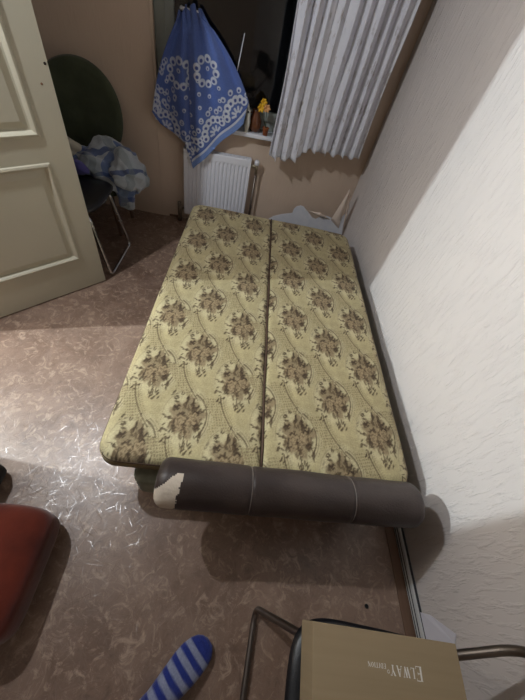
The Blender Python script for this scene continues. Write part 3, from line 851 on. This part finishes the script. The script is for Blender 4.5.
# lettering drawn as strokes; letter space: x right, y up, height 1
def stroke(a, b, w): return (a, b, w)
T, N = .17, .06
GL = {'E': (.62, [((.12,0),(.12,1),T), ((0,.97),(.58,.97),N), ((0,.03),(.6,.03),N), ((.12,.5),(.42,.5),N), ((.57,.82),(.57,1),.04), ((.59,0),(.59,.22),.04), ((.42,.4),(.42,.6),.04)]),
 'L': (.58, [((.12,0),(.12,1),T), ((0,.97),(.26,.97),N), ((0,.03),(.54,.03),N), ((.53,0),(.53,.24),.04)]),
 'W': (.98, [((.12,1),(.32,0),T), ((.32,0),(.48,.95),N), ((.48,1),(.68,0),T), ((.68,0),(.86,1),N), ((0,.97),(.26,.97),N), ((.74,.97),(.98,.97),N)]),
 'A': (.82, [((.1,0),(.40,1),N), ((.40,1),(.68,0),T), ((.2,.33),(.56,.33),N), ((0,.03),(.22,.03),N), ((.54,.03),(.82,.03),N)]),
 'Y': (.80, [((.14,1),(.40,.48),T), ((.40,.48),(.66,1),N), ((.40,0),(.40,.5),T), ((.0,.97),(.28,.97),N), ((.54,.97),(.80,.97),N), ((.26,.03),(.54,.03),N)]),
 'D': (.72, [((.12,0),(.12,1),T), ((.1,.97),(.42,.97),N), ((.1,.03),(.42,.03),N), ((.42,.97),(.62,.75),.1), ((.62,.75),(.62,.25),T), ((.62,.25),(.42,.03),.1)]),
 'I': (.30, [((.15,0),(.15,1),T), ((0,.97),(.3,.97),N), ((0,.03),(.3,.03),N)]),
 'T': (.70, [((.35,0),(.35,1),T), ((0,.97),(.7,.97),N), ((.02,.82),(.02,1),.04), ((.68,.82),(.68,1),.04)]),
 'O': (.74, [((.12,.3),(.12,.7),T), ((.62,.3),(.62,.7),T), ((.12,.7),(.37,.98),.1), ((.37,.98),(.62,.7),.1), ((.12,.3),(.37,.02),.1), ((.37,.02),(.62,.3),.1)]),
 'N': (.80, [((.12,0),(.12,1),N), ((.12,1),(.66,0),T), ((.66,0),(.66,1),N), ((0,.97),(.2,.97),N), ((.54,.97),(.78,.97),N)])}
def word(name, items):
    """items: (char, x, y, h) in print space; print space x runs to the box's -x, up to the box's -y"""
    V = []; F = []
    zt = bz1-bz0+.0019
    def put(p): return (PX-p[0], PY-p[1], zt)
    for ch, x, y, h in items:
        w, st = GL[ch]
        for a, b, wd in st:
            A = Vector((x+a[0]*h, y+a[1]*h)); B = Vector((x+b[0]*h, y+b[1]*h)); d = (B-A).normalized(); n_ = Vector((-d.y, d.x))*wd*h/2
            i = len(V); V += [put(A+n_), put(A-n_), put(B-n_), put(B+n_)]; F.append((i, i+1, i+2, i+3))
    o = mesh(name, V, F, M_ink, bx, False); return o
# local position of the word: E's top (in print) lies nearest the viewer's feet
PX, PY = .262, -.048
h = .0245; items = [('E', 0, 0, h)]; x = .62*h+.003; hh = .0175
for ch in 'LWAY': items.append((ch, x, .004, hh)); x += GL[ch][0]*hh+.0016
word('printed_name', items)
pts = [(PX-(x+.003)+.0026*math.cos(a*PI/8), PY-.016+.0026*math.sin(a*PI/8), bz1-bz0+.0019) for a in range(17)]
tube('registered_mark', pts, .0005, M_ink, bx, seg=6)
x2 = x+.008; it2 = []
for ch in 'EDITION': it2.append((ch, x2, .004, .0085)); x2 += GL[ch][0]*.0085+.0014
word('printed_subtitle', it2)

# ------------------------------------------------------------------ foot in a striped sock and trouser leg
def foot_loft(V0=Vector((.095, -.131, 0)), ang=math.radians(224), grow=0.0):
    ax = Vector((math.cos(ang), math.sin(ang), 0)); sd_ = Vector((-ax.y, ax.x, 0))
    # s along the foot from the toes, half width, top height, lateral offset
    FS = 1.18
    st = [(0, .012, .022, .008), (.006, .024, .030, .006), (.016, .034, .036, .004), (.032, .041, .042, .002), (.055, .045, .050, 0), (.08, .045, .058, 0), (.11, .041, .068, .001), (.14, .037, .080, .002), (.165, .034, .092, .003)]
    st = [(s*1.26, a*FS, b*1.05, d) for s, a, b, d in st]
    rings = []; n = 36
    for (s, hw, ht, lo) in st:
        c = V0+ax*s+sd_*lo; R_ = []
        for k in range(n):
            a = 2*PI*k/n; ca, sa = math.cos(a), math.sin(a)
            yy = math.copysign(abs(ca)**.85, ca)*(hw+grow); zz = ht/2+grow+(ht/2+grow)*(math.copysign(abs(sa)**(.75 if sa < 0 else .9), sa))
            R_.append(c+sd_*yy+Vector((0,0,max(zz-grow, .0015))))
        rings.append((R_, s))
    # ankle turn: rings tilt from vertical section to horizontal section
    heel = V0+ax*.245; L = .20
    turn = [(.18, .032, .105, 12), (.192, .034, .125, 35), (.200, .036, .140, 62), (.205, .038, .160, 85)]
    for (s, hw, top, tilt) in turn:
        tl = math.radians(tilt); R_ = []
        front = V0+ax*(.165+.030*math.sin(tl))+Vector((0,0,.092+.075*(tilt/85)))
        back = V0+ax*(.165+(.082)*min(1, tilt/50))+Vector((0,0,.004+ (.125 if tilt > 80 else (.075 if tilt > 55 else (.028 if tilt > 30 else 0)))))
        front += ax*.043; back += ax*.043; hw *= FS
        c = (front+back)/2; mj = (front-back)/2
        for k in range(n):
            a = 2*PI*k/n; R_.append(c+sd_*math.cos(a)*(hw+grow)+mj*math.sin(a)*(1+grow/max(mj.length,.01)))
        rings.append((R_, s))
    base = V0+ax*.262
    for (z, rw, rl, off) in ((.20, .036, .042, 0), (.25, .040, .047, .004), (.30, .046, .054, .006)):
        rings.append(([base+ax*off+sd_*math.cos(2*PI*k/n)*(rw+grow)+(-ax)*math.sin(2*PI*k/n)*(rl+grow)+Vector((0,0,z)) for k in range(n)], .2+z*.7))
    V = [p for r_, _ in rings for p in r_]; S = [s for r_, s in rings for p in r_]; F = []
    for i in range(len(rings)-1):
        for k in range(n): F.append((i*n+k, i*n+(k+1)%n, (i+1)*n+(k+1)%n, (i+1)*n+k))
    F.append(tuple(range(n))[::-1]); F.append(tuple((len(rings)-1)*n+k for k in range(n)))
    return V, S, F, base, ax, sd_
V, S, F, base, ax, sd_ = foot_loft()
bm = bmesh.new(); sl = bm.verts.layers.float.new('s')
vs = []
for p, s in zip(V, S): q_ = bm.verts.new(p); q_[sl] = s; vs.append(q_)
for f in F: bm.faces.new([vs[k] for k in f])
bmesh.ops.subdivide_edges(bm, edges=bm.edges, cuts=8, use_grid_fill=True)
for v_ in bm.verts: v_.co += Vector((0,0,.0006*math.sin(v_[sl]*300)))
me = bpy.data.meshes.new('sock'); bm.normal_update()
arr = [v_[sl] for v_ in bm.verts]; 
# foot distance recomputed from the position so that the stripes run straight across
V0 = Vector((.095, -.131, 0)); cols = []
NB = np.array(s2l((38/255,52/255,128/255))); GR = np.array(s2l((136/255,142/255,168/255))); TL = np.array(s2l((44/255,62/255,88/255)))
for v_ in bm.verts:
    d = v_.co-V0; s = d.dot(ax)+.05*d.dot(sd_); z = v_.co.z
    s = s if z < .11 else s+(z-.11)*.9
    if s < .040: c = NB
    else:
        k = (s-.040)/.0185; fk = k-math.floor(k); odd = int(math.floor(k)) % 2
        wt = min(1, fk/.16) if fk < .5 else 1
        wt = wt if k > 1 or odd else min(1, fk/.16)
        A_, B_ = (GR, NB) if odd == 0 else (NB, GR); c = A_*wt+B_*(1-wt)
    cols.append(c*(1+.08*noise.noise(v_.co*300)))
bm.to_mesh(me); bm.free(); set_attr(me, np.clip(np.array(cols), 0, 1))
V, S, F, base, ax, sd_ = foot_loft(grow=-.003)
nV = len(V); seg = 36
leg_r = [(.34, .048, .056), (.42, .052, .058), (.50, .058, .062)]
for (z, rw, rl) in leg_r: V += [base+ax*.006+sd_*math.cos(2*PI*k/seg)*rw*.9+(-ax)*math.sin(2*PI*k/seg)*rl*.9+Vector((0,0,z)) for k in range(seg)]
F = F[:-1]
nr_ = len(V)//seg
for i in range(nV//seg-1, nr_-1):
    for k in range(seg): F.append((i*seg+k, i*seg+(k+1)%seg, (i+1)*seg+(k+1)%seg, (i+1)*seg+k))
F.append(tuple((nr_-1)*seg+k for k in range(seg)))
V = [Vector((p.x, p.y, max(p.z, .004))) for p in V]
pers = mesh('person', V, F, M_skin); tag(pers, 'person standing, one foot in a blue and grey striped sock', 'person')
sock = link('sock', me, M_sock, pers)
V = []; F = []
for i in range(9):
    z = .21+i*.036; rr_ = .062+.004*math.sin(i*1.7)+i*.0016
    for k in range(seg): V.append(base+ax*.004+sd_*math.cos(2*PI*k/seg)*rr_+ax*math.sin(2*PI*k/seg)*rr_*1.05+Vector((0,0,z+.004*math.sin(k*.7))))
for i in range(8):
    for k in range(seg): F.append((i*seg+k, i*seg+(k+1)%seg, (i+1)*seg+(k+1)%seg, (i+1)*seg+k))
tl = mesh('trouser_leg', V, F, M_trouser, pers); so = tl.modifiers.new('s', 'SOLIDIFY'); so.thickness = .003

# ------------------------------------------------------------------ red cushion and black bag at the left
def pillow(name, x0, x1, y0, y1, z0, z1, r, mat, rot=0, n=60, lump=.006):
    V = []; F = []
    cx, cy = (x0+x1)/2, (y0+y1)/2; hx, hy = (x1-x0)/2, (y1-y0)/2; hz = (z1-z0)/2; cz = (z0+z1)/2
    m = 40
    for j in range(m+1):
        b = -PI/2+PI*j/m; cb, sb = math.cos(b), math.sin(b)
        for i in range(n*2):
            a = PI*i/n; ca, sa = math.cos(a), math.sin(a)
            e = .28; fx = math.copysign(abs(ca)**e, ca); fy = math.copysign(abs(sa)**e, sa)
            k = abs(cb)**.30; zz = math.copysign(abs(sb)**.55, sb)
            p = Vector((cx+hx*fx*k, cy+hy*fy*k, cz+hz*zz))
            p.z = max(z0, p.z+lump*noise.noise(p*7)*(1 if zz > 0 else 0)); V.append(p)
    w = 2*n
    for j in range(m):
        for i in range(w): F.append((j*w+i, j*w+(i+1)%w, (j+1)*w+(i+1)%w, (j+1)*w+i))
    return mesh(name, V, F, mat)
rc_ = empty('floor_cushion', (-.85, .04, 0)); tag(rc_, 'thick red-brown velour cushion on the floor at the left edge', 'cushion')
p_ = pillow('cushion', -1.2, -.515, -.17, .222, 0, .2, .05, M_red)
adopt(rc_, p_)
rc_.rotation_euler = (0, 0, 0)
bg = pillow('shoulder_bag', -1.0, -.815, .275, .37, 0, .215, .03, M_dark, lump=.012); tag(bg, 'black cloth bag standing behind the red-brown cushion at left edge', 'bag')

# ------------------------------------------------------------------ white paper card on the skirting, bead on the floor
V = [(XR-.004, -.030, .053), (XR-.001, -.037, .085), (XR-.001, -.083, .235), (XR-.003, -.13, .20), (XR-.016, -.13, .053)]
V = [(XR-.010, -.030, .052), (XR-.003, -.035, .100), (XR-.002, -.080, .225), (XR-.002, -.105, .205), (XR-.010, -.112, .052)]
n = len(V); V2 = V+[(x-.0015, y, z) for x, y, z in V]
cd = mesh('paper_card', V2, [tuple(range(n)), tuple(range(n, 2*n))[::-1]]+[(i, (i+1)%n, (i+1)%n+n, i+n) for i in range(n)], newmat('white_paper', rgb(214,212,222), .8), None, False)
tag(cd, 'torn white paper card propped on the skirting of the right wall', 'paper')
bd = lathe('small_stone', [(.002,0), (.007,.002), (.008,.006), (.005,.010), (.001,.011)], M_dark, loc=(.719, -.02, 0), seg=16); tag(bd, 'tiny dark pebble on the floor near the right skirting', 'pebble')

# ------------------------------------------------------------------ green armchair and blanket in the far corner
arm = empty('armchair', (-1.16, 2.36, 0)); tag(arm, 'olive green round-backed armchair in the far left corner', 'armchair')
def oval_back():
    V = []; F = []; n = 72; cx, cz = -1.19, .70
    prof = [(0, -.045), (.5, -.048), (.85, -.042), (.96, -.028), (1.0, 0), (.96, .022), (.8, .030), (0, .032)]
    for (s, d) in prof:
        for k in range(n):
            a = 2*PI*k/n; x = .262*s*math.cos(a)*(1+.12*math.sin(a)); z = .285*s*math.sin(a)
            y = 2.54+d-.10*(x/.262)**2*.6+.10*(z)*.5
            V.append((cx+x, min(y, YB-.01), cz+z))
    for i in range(len(prof)-1):
        for k in range(n): F.append((i*n+k, i*n+(k+1)%n, (i+1)*n+(k+1)%n, (i+1)*n+k))
    return V, F
V, F = oval_back(); ab = mesh('backrest', V, F, M_green)
as_ = pillow('seat', -1.43, -.93, 2.17, 2.55, .30, .43, .05, M_green)
al = [tube('leg', [(x, y, 0), (x*1.0+(.02 if x < -1.2 else -.02), y, .31)], [.012, .018], M_wood) for x, y in ((-1.40, 2.21), (-.97, 2.21), (-1.40, 2.50), (-.97, 2.50))]
adopt(arm, ab, as_, *al)
def heap(name, lobes, mat, vox=.009, amp=.02, sc_=9):
    bm = bmesh.new()
    for (c, r, rot) in lobes:
        mt = Matrix.Translation(c) @ Matrix.Rotation(rot, 4, 'Y') @ Matrix.Diagonal((*r, 1))
        bmesh.ops.create_icosphere(bm, subdivisions=4, radius=1, matrix=mt)
    bm.normal_update()
    for v_ in bm.verts:
        p = v_.co; r_ = 1-abs(noise.noise(p*sc_))*2
        v_.co = p+v_.normal*(amp*(r_-.6)+amp*.5*noise.noise(p*sc_*2.5))
    o = from_bm(name, bm, mat, None, True)
    rm = o.modifiers.new('r', 'REMESH'); rm.mode = 'VOXEL'; rm.voxel_size = vox; rm.use_smooth_shade = True
    sm2 = o.modifiers.new('s', 'SMOOTH'); sm2.iterations = 1; sm2.factor = .5
    return o
bl = heap('plaid_blanket', [(Vector((-.98, 2.33, .53)), (.145, .12, .10), .3), (Vector((-.83, 2.25, .50)), (.09, .11, .14), -.5), (Vector((-1.0, 2.2, .47)), (.15, .08, .07), .7),
     (Vector((-.89, 2.20, .40)), (.07, .055, .16), -.15), (Vector((-.86, 2.17, .47)), (.10, .07, .045), .9), (Vector((-1.15, 2.25, .50)), (.12, .10, .08), 0)], M_plaid, amp=.032, sc_=11)
tag(bl, 'crumpled blue and white plaid blanket piled on the green armchair', 'blanket')
pw_ = heap('cream_cloth', [(Vector((-1.15, 2.13, .64)), (.07, .045, .035), .4), (Vector((-1.18, 2.12, .60)), (.07, .04, .03), 0)], newmat('cream_cloth', rgb(176,170,156), .9), amp=.012)
tag(pw_, 'folded cream cloth lying against the blanket beside the door edge', 'cloth')
pu = heap('purple_cloth', [(Vector((-1.09, 2.08, .535)), (.06, .032, .03), .5), (Vector((-1.12, 2.08, .515)), (.06, .03, .028), .2)], fabric('violet_blue_cloth', rgb(84,80,140), rgb(64,62,118)), amp=.010)
tag(pu, 'violet blue cloth bunched between the black seat and plaid blanket', 'cloth')

# ------------------------------------------------------------------ lights
def pt(name, loc, power, color, radius):
    l = bpy.data.lights.new(name, 'POINT'); l.energy = power; l.color = color; l.shadow_soft_size = radius
    o = bpy.data.objects.new(name, l); COL.objects.link(o); o.location = loc; return o
# ceiling bulb
pt('ceiling_bulb_light', (-1.22, 1.0, 2.13), 70, (.90, .95, 1.0), .026)
cb = empty('ceiling_lamp', (-1.22, 1.0, 2.55)); tag(cb, 'bare ceiling lamp holder on a short cord', 'lamp')
M_hold = newmat('black_lampholder', rgb(30,30,30), .5)
c1 = tube('cord', [(-1.22, 1.0, 2.55), (-1.22, 1.0, 2.22)], .004, M_hold); c2 = lathe('lamp_holder', [(.018,0), (.020,.03), (.012,.055)], M_hold, loc=(-1.22, 1.0, 2.17)); adopt(cb, c1, c2)
# lamp in the hallway: shines through the doorway in a band across floor, bed and right wall
pt('hallway_light', (-2.87, .632, 2.17), 330, (.83, .95, 1.0), .014)
hl = empty('hallway_lamp', (-2.87, .632, 2.55)); tag(hl, 'bare lamp holder hanging in the hallway beyond the doorway', 'lamp')
c1 = tube('cord', [(-2.87, .632, 2.55), (-2.87, .632, 2.27)], .004, M_hold); c2 = lathe('lamp_holder', [(.018,0), (.020,.03), (.012,.055)], M_hold, loc=(-2.87, .632, 2.22)); adopt(hl, c1, c2)
turn(wall_back, win, rad, tw, cr, rod, pot, bowl, flw, stk)
# faint night sky
w = bpy.data.worlds.new('night'); sc.world = w; w.use_nodes = True
w.node_tree.nodes['Background'].inputs[0].default_value = (.05,.07,.12,1); w.node_tree.nodes['Background'].inputs[1].default_value = .15

sc.view_settings.view_transform = 'Standard'; sc.view_settings.look = 'None'
sc.view_settings.exposure = 0; sc.view_settings.gamma = 1; sc.view_settings.use_curve_mapping = False
